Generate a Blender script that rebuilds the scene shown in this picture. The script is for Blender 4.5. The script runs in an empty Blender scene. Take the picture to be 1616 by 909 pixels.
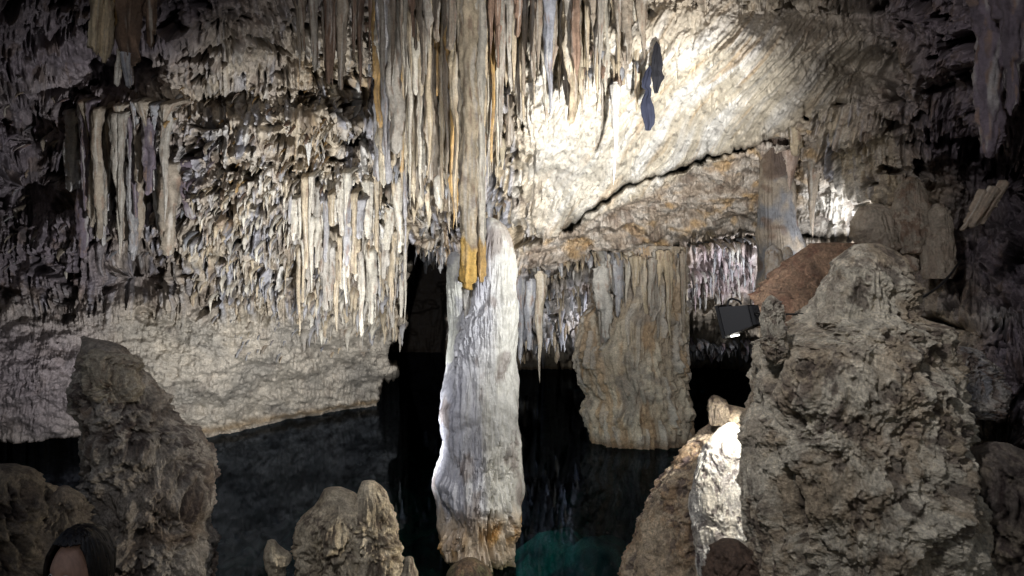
import bpy, bmesh, math, random
import numpy as np
from mathutils import Vector, Matrix, Euler
random.seed(7); RNG = np.random.default_rng(11)
C = bpy.context.scene.collection
S = bpy.context.scene
F = 1053.0; CX = 808.0; CY = 454.5; H = 2.5          # photo scale used only to turn sight lines into metres

def at(px, py, Y):
    return Vector(((px-CX)/F*Y, Y, H-(py-CY)/F*Y))

# ------------------------------------------------------------------ camera, light, exposure
cam = bpy.data.cameras.new('camera'); co = bpy.data.objects.new('camera', cam); C.objects.link(co)
co.location = (0, 0, H); co.rotation_euler = (math.radians(90), 0, 0)
cam.sensor_width = 36; cam.lens = F/1616*36; cam.clip_start = .05; cam.clip_end = 400
S.camera = co
S.view_settings.view_transform = 'Standard'; S.view_settings.look = 'None'
S.view_settings.exposure = 0; S.view_settings.gamma = 1
W = bpy.data.worlds.new('World'); S.world = W; W.use_nodes = True
nt = W.node_tree; bg = nt.nodes['Background']
sky = nt.nodes.new('ShaderNodeTexSky'); sky.sky_type = 'NISHITA'; sky.sun_disc = False
sky.sun_elevation = math.radians(35); sky.sun_rotation = math.radians(180)
nt.links.new(sky.outputs[0], bg.inputs[0]); bg.inputs[1].default_value = 0.03   # underground: hardly any daylight
S.cycles.max_bounces = 4; S.cycles.diffuse_bounces = 2; S.cycles.glossy_bounces = 2
S.cycles.transparent_max_bounces = 6; S.cycles.use_denoising = True
S.cycles.sample_clamp_indirect = 4

def spot(name, loc, target, power, size_deg, blend, col, radius=.06):
    l = bpy.data.lights.new(name, 'SPOT'); l.energy = power; l.spot_size = math.radians(size_deg); l.spot_blend = blend
    l.color = col; l.shadow_soft_size = radius
    o = bpy.data.objects.new(name, l); C.objects.link(o); o.location = loc
    o.rotation_euler = (Vector(target)-Vector(loc)).to_track_quat('-Z', 'Y').to_euler(); return o
def point(name, loc, power, col, radius=.1):
    l = bpy.data.lights.new(name, 'POINT'); l.energy = power; l.color = col; l.shadow_soft_size = radius
    o = bpy.data.objects.new(name, l); C.objects.link(o); o.location = loc; return o

FL = at(1160, 497, 4.25)                                        # the floodlight on the rock
spot('floodlight_beam', FL+Vector((-.16, .05, .05)), at(880, 300, 8.5), 270, 125, .9, (.97, .98, 1), .06)
spot('floodlight_core', FL+Vector((-.17, .06, .06)), at(930, 200, 8.3), 1450, 74, 1, (1, .985, .96), .05)
spot('front_fill_spot', (-.3, 1.0, 4.3), at(1000, 480, 8), 430, 124, 1, (.96, .95, 1), .12)  # added fill above and just ahead of the camera, no source there
spot('left_fill_spot', at(548, 842, 4.95), at(500, 450, 10), 2100, 100, 1, (.95, .965, 1), .06)  # unseen spot added behind the split rock to brighten the left wall
spot('shelf_lamp', at(1335, 440, 7.3), at(1312, 325, 9.0), 130, 100, .8, (.95, .96, 1), .05)
spot('alcove_lamp', at(1228, 480, 10.6), at(1130, 455, 12.3), 190, 145, .8, (.9, .92, 1), .05)
spot('recess_fill_spot', at(1000, 520, 12.05), at(865, 490, 12.6), 110, 110, 1, (.93, .93, 1), .05)  # put in behind the wide brown column to lift the dim wall
spot('boulder_lamp', at(1222, 590, 4.15), at(1135, 790, 4.5), 130, 100, .3, (1, .98, .94), .015)
spot('rock_fill_spot', at(1152, 886, 3.78), at(560, 850, 4.3), 200, 60, .8, (1, .92, .80), .03)  # hidden spot added low on the right to warm the split rock
spot('pool_fill_spot', at(760, 690, 7.1), at(960, 860, 8.2), 85, 140, 1, (.85, 1, .97), .04)  # extra light concealed by the white column, for the teal patch
point('right_fill_point', (5.2, 4.0, 4.2), 190, (.85, .8, 1), .3)  # invented fill outside the right edge for the right wall; no passage there

# ------------------------------------------------------------------ numpy noise
_p = RNG.permutation(256); _p = np.concatenate([_p, _p, _p]).astype(np.int32)
_g = RNG.normal(size=(256, 3)); _g = (_g/np.linalg.norm(_g, axis=1, keepdims=True)).astype(np.float32)
def pn(x, y, z):
    x, y, z = np.broadcast_arrays(np.asarray(x, np.float32), np.asarray(y, np.float32), np.asarray(z, np.float32))
    xi = np.floor(x).astype(np.int32); yi = np.floor(y).astype(np.int32); zi = np.floor(z).astype(np.int32)
    xf = x-xi; yf = y-yi; zf = z-zi
    u = xf*xf*(3-2*xf); v = yf*yf*(3-2*yf); w = zf*zf*(3-2*zf)
    xi &= 255; yi &= 255; zi &= 255
    def g(a, b, c):
        h = _p[_p[_p[xi+a]+((yi+b) & 255)]+((zi+c) & 255)]
        return _g[h, 0]*(xf-a)+_g[h, 1]*(yf-b)+_g[h, 2]*(zf-c)
    L = lambda a, b, t: a+(b-a)*t
    return 1.4*L(L(L(g(0,0,0), g(1,0,0), u), L(g(0,1,0), g(1,1,0), u), v), L(L(g(0,0,1), g(1,0,1), u), L(g(0,1,1), g(1,1,1), u), v), w)
def fbm(x, y, z, o=4, gain=.5):
    s = 0; a = 1
    for i in range(o):
        s = s+a*pn(x*2**i+17.3*i, y*2**i+5.1*i, z*2**i+9.7*i); a *= gain
    return s
def ridge(x, y, z, o=3):
    s = 0; a = 1
    for i in range(o):
        s = s+a*(1-2*np.abs(pn(x*2**i+31.3*i, y*2**i+7.1*i, z*2**i+3.7*i))); a *= .5
    return s/1.75
def h2(i, j, k=0):
    n = (np.asarray(i).astype(np.int64)*374761393+np.asarray(j).astype(np.int64)*668265263+k*2147483647+12345) & 0xffffffff
    n = ((n ^ (n >> 13))*1274126177) & 0xffffffff
    n = n ^ (n >> 16)
    return (n & 0xffff).astype(np.float32)/65535.0
def sst(a, b, x):
    t = np.clip((x-a)/(b-a), 0, 1); return t*t*(3-2*t)
def teeth(u, v, w, h, seed, sparse=.0):
    """hanging rock teeth: v grows downwards. returns height 0..1 and a random value per tooth"""
    i = np.floor(u/w); f = (u/w-i)*2-1
    jig = h2(i, 0, seed)
    hh = h*(.6+.9*h2(i, 5, seed))
    t = v/hh+jig*3.7
    k = np.floor(t); s = t-k                                     # s: 0 top, 1 tip
    r = h2(i, k, seed+1); r2 = h2(i, k, seed+2)
    tip = .55+.45*r2
    wid = np.clip((tip-s)*3.0, 0, 1)**.6*(.75+.3*r)
    q = np.clip(1-(f/np.maximum(wid, 1e-3))**2, 0, 1)**.5
    amp = np.where(r > sparse, .35+.65*r, 0)
    out = amp*q*(.35+.65*np.clip(s/tip, 0, 1))
    out = np.where(s < tip, out, 0)
    return out.astype(np.float32), r2

# ------------------------------------------------------------------ mesh and material helpers
def new_mesh(name, co_, quads, tint=None, mat=None, parent=None, smooth=True):
    me = bpy.data.meshes.new(name)
    co_ = np.ascontiguousarray(co_, np.float32); quads = np.ascontiguousarray(quads, np.int32)
    n = quads.shape[1]
    me.vertices.add(len(co_)); me.vertices.foreach_set('co', co_.ravel())
    me.loops.add(quads.size); me.loops.foreach_set('vertex_index', quads.ravel())
    me.polygons.add(len(quads)); me.polygons.foreach_set('loop_start', np.arange(len(quads), dtype=np.int32)*n)
    me.update(calc_edges=True)
    if smooth: me.polygons.foreach_set('use_smooth', np.ones(len(quads), bool))
    if tint is not None:
        a = me.color_attributes.new('tint', 'FLOAT_COLOR', 'POINT')
        t = np.ones((len(co_), 4), np.float32); t[:, :3] = np.clip(tint, 0, 1); a.data.foreach_set('color', t.ravel())
    if mat: me.materials.append(mat)
    o = bpy.data.objects.new(name, me); C.objects.link(o)
    if parent: o.parent = parent
    return o
def tag(o, label=None, cat=None, group=None, kind=None):
    if label: o['label'] = label
    if cat: o['category'] = cat
    if group: o['group'] = group
    if kind: o['kind'] = kind
    return o
def grid_quads(nr, nc, wrap=False):
    r = np.arange(nr-1)[:, None]; c = np.arange(nc if wrap else nc-1)[None, :]
    c1 = (c+1) % nc
    return np.stack([r*nc+c, r*nc+c1, (r+1)*nc+c1, (r+1)*nc+c], -1).reshape(-1, 4)

def rock_mat(name, bump=.6, rough=(.55, .85), scale=1.0, spec=.4, speck=.35, grain=1.0):
    m = bpy.data.materials.new(name); m.use_nodes = True; t = m.node_tree; N = t.nodes; L = t.links
    b = N['Principled BSDF']
    at_ = N.new('ShaderNodeAttribute'); at_.attribute_name = 'tint'
    tc = N.new('ShaderNodeTexCoord')
    def noise(sc, det=6, rg=.6):
        n = N.new('ShaderNodeTexNoise'); n.inputs['Scale'].default_value = sc*scale; n.inputs['Detail'].default_value = det
        n.inputs['Roughness'].default_value = rg; L.new(tc.outputs['Object'], n.inputs['Vector']); return n
    n1 = noise(5, 8, .65); n2 = noise(28, 6, .7); n3 = noise(90, 4, .6)
    r1 = N.new('ShaderNodeMapRange'); r1.inputs[1].default_value = .3; r1.inputs[2].default_value = .7
    r1.inputs[3].default_value = 1-speck; r1.inputs[4].default_value = 1+speck; L.new(n2.outputs[0], r1.inputs[0])
    r2 = N.new('ShaderNodeMapRange'); r2.inputs[1].default_value = .3; r2.inputs[2].default_value = .7
    r2.inputs[3].default_value = 1-speck*.8; r2.inputs[4].default_value = 1+speck*.8; L.new(n1.outputs[0], r2.inputs[0])
    mu = N.new('ShaderNodeMath'); mu.operation = 'MULTIPLY'; L.new(r1.outputs[0], mu.inputs[0]); L.new(r2.outputs[0], mu.inputs[1])
    vm = N.new('ShaderNodeVectorMath'); vm.operation = 'SCALE'; L.new(at_.outputs['Color'], vm.inputs[0]); L.new(mu.outputs[0], vm.inputs['Scale'])
    L.new(vm.outputs[0], b.inputs['Base Color'])
    rr = N.new('ShaderNodeMapRange'); rr.inputs[3].default_value = rough[0]; rr.inputs[4].default_value = rough[1]
    rr.inputs[1].default_value = .35; rr.inputs[2].default_value = .65
    L.new(n1.outputs[0], rr.inputs[0]); L.new(rr.outputs[0], b.inputs['Roughness'])
    b.inputs['Specular IOR Level'].default_value = spec
    b1 = N.new('ShaderNodeBump'); b1.inputs['Strength'].default_value = bump; b1.inputs['Distance'].default_value = .03*grain; L.new(n2.outputs[0], b1.inputs['Height'])
    b2 = N.new('ShaderNodeBump'); b2.inputs['Strength'].default_value = bump; b2.inputs['Distance'].default_value = .008*grain; L.new(n3.outputs[0], b2.inputs['Height'])
    L.new(b1.outputs[0], b2.inputs['Normal']); L.new(b2.outputs[0], b.inputs['Normal'])
    return m
M_wall = rock_mat('limestone_wall', .6, (.6, .9), 1.5, grain=.6)
M_ceil = rock_mat('limestone_ceiling', .35, (.55, .85), 1.5, speck=.2, grain=.5)
M_bar = rock_mat('dripstone', .6, (.5, .85), 1.4, .4, .28)
M_wet = rock_mat('wet_calcite', .45, (.18, .45), 1.6, .6, .16, .6)
M_rock = rock_mat('weathered_rock', 1.0, (.45, .9), 2.0, .4, .5, .9)

def plain(name, col, rough=.6, metal=0, emit=None, es=0):
    m = bpy.data.materials.new(name); m.use_nodes = True; t = m.node_tree; b = t.nodes['Principled BSDF']
    n = t.nodes.new('ShaderNodeTexNoise'); n.inputs['Scale'].default_value = 40
    cr = t.nodes.new('ShaderNodeMix'); cr.data_type = 'RGBA'
    cr.inputs[6].default_value = (*[c*.7 for c in col], 1); cr.inputs[7].default_value = (*[min(1, c*1.3) for c in col], 1)
    t.links.new(n.outputs[0], cr.inputs[0]); t.links.new(cr.outputs[2], b.inputs['Base Color'])
    b.inputs['Roughness'].default_value = rough; b.inputs['Metallic'].default_value = metal
    if emit: b.inputs['Emission Color'].default_value = (*emit, 1); b.inputs['Emission Strength'].default_value = es
    return m

def mixc(a, b, t):
    t = np.asarray(t)[..., None]; return np.asarray(a)*(1-t)+np.asarray(b)*t
TAN = np.array((.50, .41, .28)); OCHRE = np.array((.52, .33, .13)); GREY = np.array((.30, .30, .31)); BLUE = np.array((.37, .375, .41))
WHITE = np.array((.70, .67, .60)); BROWN = np.array((.17, .11, .075)); VIOLET = np.array((.15, .12, .14)); CREAM = np.array((.66, .57, .41)); DUN = np.array((.30, .25, .19)); PALE = np.array((.58, .53, .43)); STONE = np.array((.40, .36, .30)); ASH = np.array((.37, .355, .35))

# ------------------------------------------------------------------ the cave shell
def rbf(pts, X, Y):
    P = np.array([(a, b) for a, b, _ in pts], float); V = np.log(np.array([c for *_, c in pts], float))
    def k(r): r = r/1000; return np.sqrt(r*r+.02)
    A = k(np.hypot(P[:, None, 0]-P[None, :, 0], P[:, None, 1]-P[None, :, 1]))
    A = A+np.eye(len(P))*-1e-4
    n = len(P); Q = np.concatenate([np.ones((n, 1)), P/1000], 1)
    M = np.block([[A, Q], [Q.T, np.zeros((3, 3))]])
    sol = np.linalg.solve(M, np.concatenate([V, np.zeros(3)]))
    out = sol[n]+sol[n+1]*X/1000+sol[n+2]*Y/1000
    for i in range(n): out = out+sol[i]*k(np.hypot(X-P[i, 0], Y-P[i, 1]))
    return np.exp(out)
main_pts = [(-700,-500,4),(0,-500,3.2),(500,-500,3.2),(1000,-500,3.1),(1616,-500,3),(2300,-500,2.6),
 (-700,0,6),(0,0,7),(300,0,6.6),(600,0,7.6),(800,0,8),(1000,0,7),(1200,0,6.3),(1400,0,5.6),(1616,0,5),(2300,0,3),
 (0,150,8.4),(150,150,8.6),(350,150,8),(520,150,8.2),(610,150,8.9),(700,150,9.2),(850,150,8.2),(1000,150,7.9),(1200,150,7.1),(1400,150,6.3),(1600,150,5.6),
 (-700,250,7),(0,250,9.3),(300,250,9),(500,250,8.6),(620,250,9.4),(700,250,10),(850,250,8.9),(1000,250,8.9),(1200,250,8.6),(1400,250,7.2),(1600,250,6.2),(2300,250,3.2),
 (0,350,10),(300,350,9.5),(500,350,9.2),(620,350,9.9),(700,350,11),(850,350,10),(1000,350,9.8),(1150,350,10.2),(1300,350,8.8),(1450,350,7.4),(1600,350,6.5),
 (0,430,10.3),(300,430,10.1),(500,430,9.9),(600,430,10.8),(850,430,10.6),(1000,430,10.6),(1150,430,11),(1300,430,9),(1450,430,7),(1600,430,6.2),
 (-700,550,7),(0,550,9.6),(150,550,10.2),(300,550,10.8),(500,550,12),(600,550,13),(1300,550,8),(1450,550,6.8),(1600,550,5.6),(2300,550,3),
 (0,690,9.8),(330,690,11.4),(600,690,14.6),(900,690,14),(1300,690,7.5),(1450,690,6.2),(1600,690,5.0),
 (-700,1000,7),(0,1000,10),(400,1000,12),(900,1000,14),(1300,1000,8),(1616,1000,4.2),(2300,1000,2.8)]
far_pts = [(700,380,13),(870,430,11.6),(870,500,12.4),(870,550,14),(870,566,16.5),(870,578,21.8),(870,700,22),(1130,390,12),(1130,460,12.6),(1130,478,13.4),(1130,540,14),(1130,566,17),(1130,578,21.8),(1130,700,22),(500,700,20),(1250,600,16),(1250,400,11.5)]
def axis(lo, hi, step, ext):
    a = np.arange(lo, hi+step, step); e = [0]; s = step
    while e[-1] < ext: s *= 1.06; e.append(e[-1]+s)
    e = np.array(e[1:]); return np.concatenate([(lo-e)[::-1], a, hi+e])
ax = axis(-10, 1626, 1.3, 750); ay = axis(-10, 700, 1.3, 10); ay = ay[ay > -12]
up = axis(-10, 0, 1.3, 620); up = up[up < -11]; ay = np.concatenate([up, ay[ay < 790]])
dn = [ay[-1]]
while dn[-1] < 1200: dn.append(dn[-1]+6)
ay = np.concatenate([ay, dn[1:]])
PX, PY = np.meshgrid(ax, ay); PX = PX.astype(np.float32); PY = PY.astype(np.float32)
def coarse(pts):
    gx = np.linspace(ax[0], ax[-1], 240); gy = np.linspace(ay[0], ay[-1], 180)
    Z = rbf(pts, *np.meshgrid(gx, gy))
    fx = (PX-gx[0])/(gx[1]-gx[0]); fy = (PY-gy[0])/(gy[1]-gy[0])
    ix = np.clip(fx.astype(int), 0, 238); iy = np.clip(fy.astype(int), 0, 178); tx = fx-ix; ty = fy-iy
    return (Z[iy, ix]*(1-tx)+Z[iy, ix+1]*tx)*(1-ty)+(Z[iy+1, ix]*(1-tx)+Z[iy+1, ix+1]*tx)*ty
def sdf(poly, X, Y):
    d = np.full(X.shape, 1e9, np.float32); ins = np.zeros(X.shape, bool); n = len(poly)
    for i in range(n):
        x0, y0 = poly[i]; x1, y1 = poly[(i+1) % n]; ex, ey = x1-x0, y1-y0
        t = np.clip(((X-x0)*ex+(Y-y0)*ey)/(ex*ex+ey*ey+1e-9), 0, 1)
        d = np.minimum(d, np.hypot(X-x0-t*ex, Y-y0-t*ey))
        c = ((y0 > Y) != (y1 > Y)) & (X < (x1-x0)*(Y-y0)/(y1-y0+1e-9)+x0)
        ins ^= c
    return np.where(ins, -d, d)
def dist_line(pl, X, Y):
    d = np.full(X.shape, 1e9, np.float32)
    for (x0, y0), (x1, y1) in zip(pl[:-1], pl[1:]):
        ex, ey = x1-x0, y1-y0
        t = np.clip(((X-x0)*ex+(Y-y0)*ey)/(ex*ex+ey*ey), 0, 1)
        d = np.minimum(d, np.hypot(X-x0-t*ex, Y-y0-t*ey))
    return d
def blob(cx, cy, rx, ry, p=2):
    return np.exp(-(np.abs((PX-cx)/rx)**p+np.abs((PY-cy)/ry)**p))

D = coarse(main_pts); DF = coarse(far_pts)
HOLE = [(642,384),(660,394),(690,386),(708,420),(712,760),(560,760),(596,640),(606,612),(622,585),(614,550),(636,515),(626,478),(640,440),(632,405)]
FAR = [(700,440),(818,436),(850,428),(900,418),(935,408),(1060,405),(1085,380),(1150,376),(1200,372),(1260,440),(1260,760),(600,760),(640,600),(690,560)]
wob = 9*pn(PX/14, PY/50, .5)+5*pn(PX/5, PY/22, 2.5)
jig = 10*(h2(np.floor(PX/9), 0, 3)-.5)+7*(h2(np.floor(PX/4.3), 1, 3)-.5)
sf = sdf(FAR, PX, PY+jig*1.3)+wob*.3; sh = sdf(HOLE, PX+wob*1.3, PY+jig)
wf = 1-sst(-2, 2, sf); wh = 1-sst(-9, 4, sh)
base = D*(1-wf)+DF*wf
base = base*(1-wh)+(26+0*base)*wh
# undercut dark gap at far left, hollows and bulges (metres, + = further away)
und = sdf([(-200,700),(60,694),(150,690),(150,800),(-200,830)], PX, PY)+wob*.3
base = base+7*(1-sst(-3, 6, und))
for cx, cy, rx, ry, d in [
    (60,290,90,50,1.7),(30,180,90,40,1.2),(225,435,52,30,1.3),(200,110,90,35,1.4),(605,70,50,75,1.6),(640,330,45,40,.6),(575,165,36,40,1.0),
    (860,0,150,30,1.5),(330,160,60,25,.9),(560,220,30,18,.8),(470,200,110,30,-.5),(700,350,50,40,1.2),(700,180,120,150,-.9),(400,300,120,40,-.35),
    (480,420,60,16,.5),(320,330,36,60,-.35),(400,560,170,60,-.5),(300,610,120,50,-.2),(60,600,90,70,-.7),(150,380,80,90,-.3),
    (340,50,80,60,-.5),(1360,110,60,40,.9),(1380,300,50,60,-.3),(1440,330,70,50,-.5),(1570,300,80,60,1.2),(1560,120,40,150,-.5),
    (1540,430,60,60,.4),(1530,520,50,40,-.5),(1580,600,60,60,-.4),(1590,760,70,90,1.5),(1310,330,60,40,-.2),(1120,340,140,40,-.4),(890,190,120,90,-.25),
    (1330,20,120,40,.6),(1180,90,110,40,-.35),(940,330,60,20,-.2)]:
    base = base+d*blob(cx, cy, rx, ry)
crack = dist_line([(880,372),(905,348),(940,325),(985,296),(1050,272),(1100,258),(1130,246),(1205,226),(1240,222)], PX, PY+7*pn(PX/11, .5, 9)+9*pn(PX/33, .5, 4))
crw = 3.2+2.5*pn(PX/40, PY/40, 4)
base = base+(1.1*np.exp(-(crack/crw)**2))
for pl, w_, d_ in [([(1085,384),(1150,378),(1200,384)], 4, .7), ([(1262,372),(1310,376),(1350,376)], 4, .6), ([(1255,150),(1268,160),(1272,200),(1266,225)], 2.5, .3), ([(330,330),(400,395),(430,440)], 4, .35), ([(395,405),(440,455)], 3, .3)]:
    base = base+d_*np.exp(-(dist_line(pl, PX, PY)/w_)**2)
below = sst(694, 760, PY)
base = np.maximum(base, .8)
P0 = np.stack([(PX-CX)/F*base, base, H-(PY-CY)/F*base], -1)
gy_, gx_ = np.gradient(P0, axis=0), np.gradient(P0, axis=1)
nr = np.cross(gx_, gy_); nr /= np.linalg.norm(nr, axis=-1, keepdims=True)+1e-9
vd = np.stack([-(PX-CX)/F, -np.ones_like(PX), (PY-CY)/F], -1); vd /= np.linalg.norm(vd, axis=-1, keepdims=True)
nr *= np.sign((nr*vd).sum(-1, keepdims=True)); nr = nr+2.6*vd; nr /= np.linalg.norm(nr, axis=-1, keepdims=True)
# zones
def rect(x0, x1, y0, y1, s=40): return sst(x0-s, x0+s, PX)*(1-sst(x1-s, x1+s, PX))*sst(y0-s, y0+s, PY)*(1-sst(y1-s, y1+s, PY))
big = fbm(PX/130, PY/130, 3.3, 3)
zD = (1-wf)*(1-wh)*sst(-30, 60, (PX-820)+(PY-250)*-.15)*sst(-20, 20, -((PY-372)+(PX-880)*.46))*(1-sst(1330, 1450, PX))*sst(-80, 60, PY)
zLedge = (1-wf)*sst(-6, 6, (PY-372)+(PX-880)*.46)*rect(830, 1300, 200, 470, 20)
zLow = rect(-900, 660, 500, 1000, 25)*(1-wh)                          # smooth bank of the left wall
zTL = rect(60, 460, -200, 130, 40)
zTeeth = np.clip(1-zD-zLedge-.85*zLow-.6*zTL, .06, 1)*(1-.5*sst(1300, 1420, PX))
curt = blob(530,340,130,110,4)+blob(180,290,90,130,4)+blob(700,200,130,160,4)+.6*blob(400,380,150,50,4)
zTeeth = np.clip(zTeeth*(.45+.55*sst(-.1, .3, big))+.6*curt, 0, 1)
UX = PX+10*pn(PX/60, PY/90, 7.7)+3*pn(PX/20, PY/50, 1.7)+.10*(PY-300)*pn(PX/200, PY/200, 5)
t1, r1 = teeth(UX, PY+18*pn(PX/40, PY/60, 3), 15, 70, 10, .25)
t2, r2 = teeth(UX+4, PY+10*pn(PX/30, PY/40, 8), 8.5, 38, 20, .2)
t3, r3 = teeth(UX*1.03, PY+6*pn(PX/20, PY/30, 6), 4.6, 22, 30, .3)
fine = fbm(PX/9, PY/11, .3, 4, .6)
T = np.maximum(np.maximum(.42*t1*sst(-.25, .25, pn(PX/70, PY/60, 21)), .24*t2), .12*t3)
flute = ridge(UX/7, PY/60, 1.1, 3)
tg, rg = teeth(UX+9, PY+14*pn(PX/50, PY/50, 13), 6.5, 46, 40, .70)
cav = sst(.22, .5, fbm(PX/42, PY/26, 51, 3))
disp = zTeeth*(T*1.25+.05*flute-.75*tg*(1-.6*zLow))-.55*cav*np.clip(1-zD-zLedge-zLow, 0, 1)
# lumpy relief everywhere
lump = .34*fbm(PX/75, PY/60, 9.1, 3)+.11*fbm(PX/22, PY/18, 4.4, 3)
pit = -np.clip(fbm(PX/13, PY/10, 12.1, 3, .6)-.25, 0, 1)
disp = disp+lump*(1-.75*zD)*(1-.4*zLow)+.10*pit*(1-.7*zD)+.028*fine*(1-.7*zD)+.012*fbm(PX/3.2, PY/4, 6.6, 2)
# diagonal flow ripples on the big pale ceiling
ang = math.radians(-52); A1 = (PX*math.cos(ang)+PY*math.sin(ang)); A2 = (-PX*math.sin(ang)+PY*math.cos(ang))
wD = 25*pn(PX/120, PY/120, 2.2)
rip = ridge((A2+wD)/17, (A1)/110, .7, 3)+.6*ridge((A2+wD)/7, A1/40, 5.7, 2)
rip2 = ridge((PX+.5*PY+wD)/9, (PY-.2*PX)/38, 8.2, 3)
kD = sst(900, 1050, PX)
disp = disp+zD*(.065*(rip*kD+rip2*(1-kD)*1.1)+.10*fbm(A2/60, A1/140, 4.1, 2))
disp = disp+zLedge*(.09*fbm(PX/16, PY/9, 3.9, 4, .6)+.07*t3)
disp = disp+zLow*(.07*ridge(PX/22, PY/13, 6, 4)+.10*np.clip(fbm(PX/50, PY/18, 61, 4), -.3, 1)+.06*t3*sst(0, .3, big))
strat = zLedge+.5*zLow
disp = disp+.05*strat*np.sin((PY+.25*PX+10*pn(PX/60, PY/20, 3))/5.5)
disp = disp*(1-.6*wh)*(1-.6*blob(1312, 330, 70, 55))
P1 = P0+nr*disp[..., None]
# stone colours, with some lit and dim areas painted in
rt = np.where(t1*1.75 > t2, r1, r2); rs = h2(np.floor(UX/8.5), np.floor(PY/90), 77)
tint = mixc(DUN*1.25, TAN*.85, sst(-.3, .4, fbm(PX/90, PY/70, 14, 3)))
tooth = mixc(mixc(TAN, WHITE*.85, sst(.35, .6, rt)), BLUE*.95, sst(.72, .78, rt)); tooth = mixc(tooth, OCHRE, sst(.9, .95, rs)*.7)
tint = mixc(tint, tooth, np.clip(zTeeth*sst(.02, .12, T), 0, .85))
dark = np.clip(1-sst(120, 420, PX)+.4*big, 0, 1)*(1-sst(430, 540, PY))*.75+(1-sst(-40, 110, PY+.12*(PX-300)))*.6*(1-sst(880, 1000, PX))+.7*sst(1290, 1520, PX+.35*(200-PY)+90*big)  # dimness of the upper left and ceiling top darkened into the stone colour
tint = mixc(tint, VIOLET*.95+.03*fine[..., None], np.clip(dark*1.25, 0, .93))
tint = mixc(tint, mixc(np.array((.44, .385, .30)), np.array((.30, .27, .22)), sst(-.2, .4, pn(PX/60, PY/50, 18))), zLow*.85)
streak = fbm((A2+wD)/20, A1/150, 3, 3)
cD = mixc(mixc(CREAM*.8, WHITE*.95, sst(-.2, .5, streak)), OCHRE*.95, .65*sst(.15, .6, fbm((A2+wD)/12, A1/100, 13, 3)))
cD = cD.mean(-1, keepdims=True)*.25+cD*.75; cD = mixc(cD, WHITE, blob(870, 240, 110, 130)*.6)  # white blob paints the floodlight's hot spot into the ceiling colour
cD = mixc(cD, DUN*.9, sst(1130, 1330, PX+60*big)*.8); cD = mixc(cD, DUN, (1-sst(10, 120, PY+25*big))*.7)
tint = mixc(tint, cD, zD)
cL = mixc(np.array((.33, .27, .21)), np.array((.48, .43, .37)), sst(-.3, .4, fbm(PX/30, PY/16, 8, 4)))
cL = mixc(cL, OCHRE*.9, .6*sst(.1, .5, fbm(PX/40, PY/25, 19, 3)))
tint = mixc(tint, cL, zLedge)
tint = mixc(tint, VIOLET*1.4, .75*blob(20, 600, 150, 110, 4))  # violet tint painted in to dim the far left wall
tint = mixc(tint, WHITE, .75*blob(1312, 330, 52, 44, 4)); tint = mixc(tint, np.array((.5, .42, .44)), .8*blob(1140, 425, 58, 42, 6))  # brightly lit wall patch painted white; alcove given a pinkish tone
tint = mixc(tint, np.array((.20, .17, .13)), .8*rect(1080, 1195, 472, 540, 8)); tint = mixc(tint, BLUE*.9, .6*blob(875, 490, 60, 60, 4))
tint = mixc(tint, WHITE*.9, .8*blob(1500, 560, 16, 10)+.6*blob(1575, 505, 30, 14)+.5*blob(1530, 200, 12, 50)*0)
# manganese stains with their own outlines
stn = sst(.28, .5, fbm(PX/26, PY/30, 33, 4, .6))*(1-.75*zD)*(1-.55*zLow); tint = mixc(tint, BROWN*.7, stn*.55)
spk = sst(.3, .55, fbm(PX/8, PY/9, 41, 3, .6)); tint = mixc(tint, tint*.55, spk)
z_ = P1[..., 2]
band = np.exp(-((z_-.10-.06*pn(PX/15, 0, 3))/.07)**2); tint = mixc(tint, OCHRE*.5, band*.7)
tint = mixc(tint, np.array((.05, .06, .045)), 1-sst(-.12, .04, z_))
lumv = tint.mean(-1, keepdims=True); sat = (.85+.15*sst(560, 700, PX))[..., None]; tint = lumv+(tint-lumv)*sat
tint = mixc(tint, BROWN*.1, wh*.97)  # hole coloured nearly black to stand in for missing light
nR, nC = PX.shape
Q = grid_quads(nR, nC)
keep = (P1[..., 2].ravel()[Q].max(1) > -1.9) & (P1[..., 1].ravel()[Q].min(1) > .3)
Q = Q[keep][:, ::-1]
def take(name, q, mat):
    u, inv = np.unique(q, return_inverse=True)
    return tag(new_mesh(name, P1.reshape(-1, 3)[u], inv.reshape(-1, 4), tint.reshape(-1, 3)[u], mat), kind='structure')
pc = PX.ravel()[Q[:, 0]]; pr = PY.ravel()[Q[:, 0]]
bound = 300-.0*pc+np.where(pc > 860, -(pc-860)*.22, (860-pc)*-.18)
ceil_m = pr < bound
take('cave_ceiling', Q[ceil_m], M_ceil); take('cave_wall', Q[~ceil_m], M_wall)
def depth_at(px, py):
    j = np.clip(np.searchsorted(ax, px), 0, nC-1); i = np.clip(np.searchsorted(ay, py), 0, nR-1)
    return P1[i, j, 1]

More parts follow.
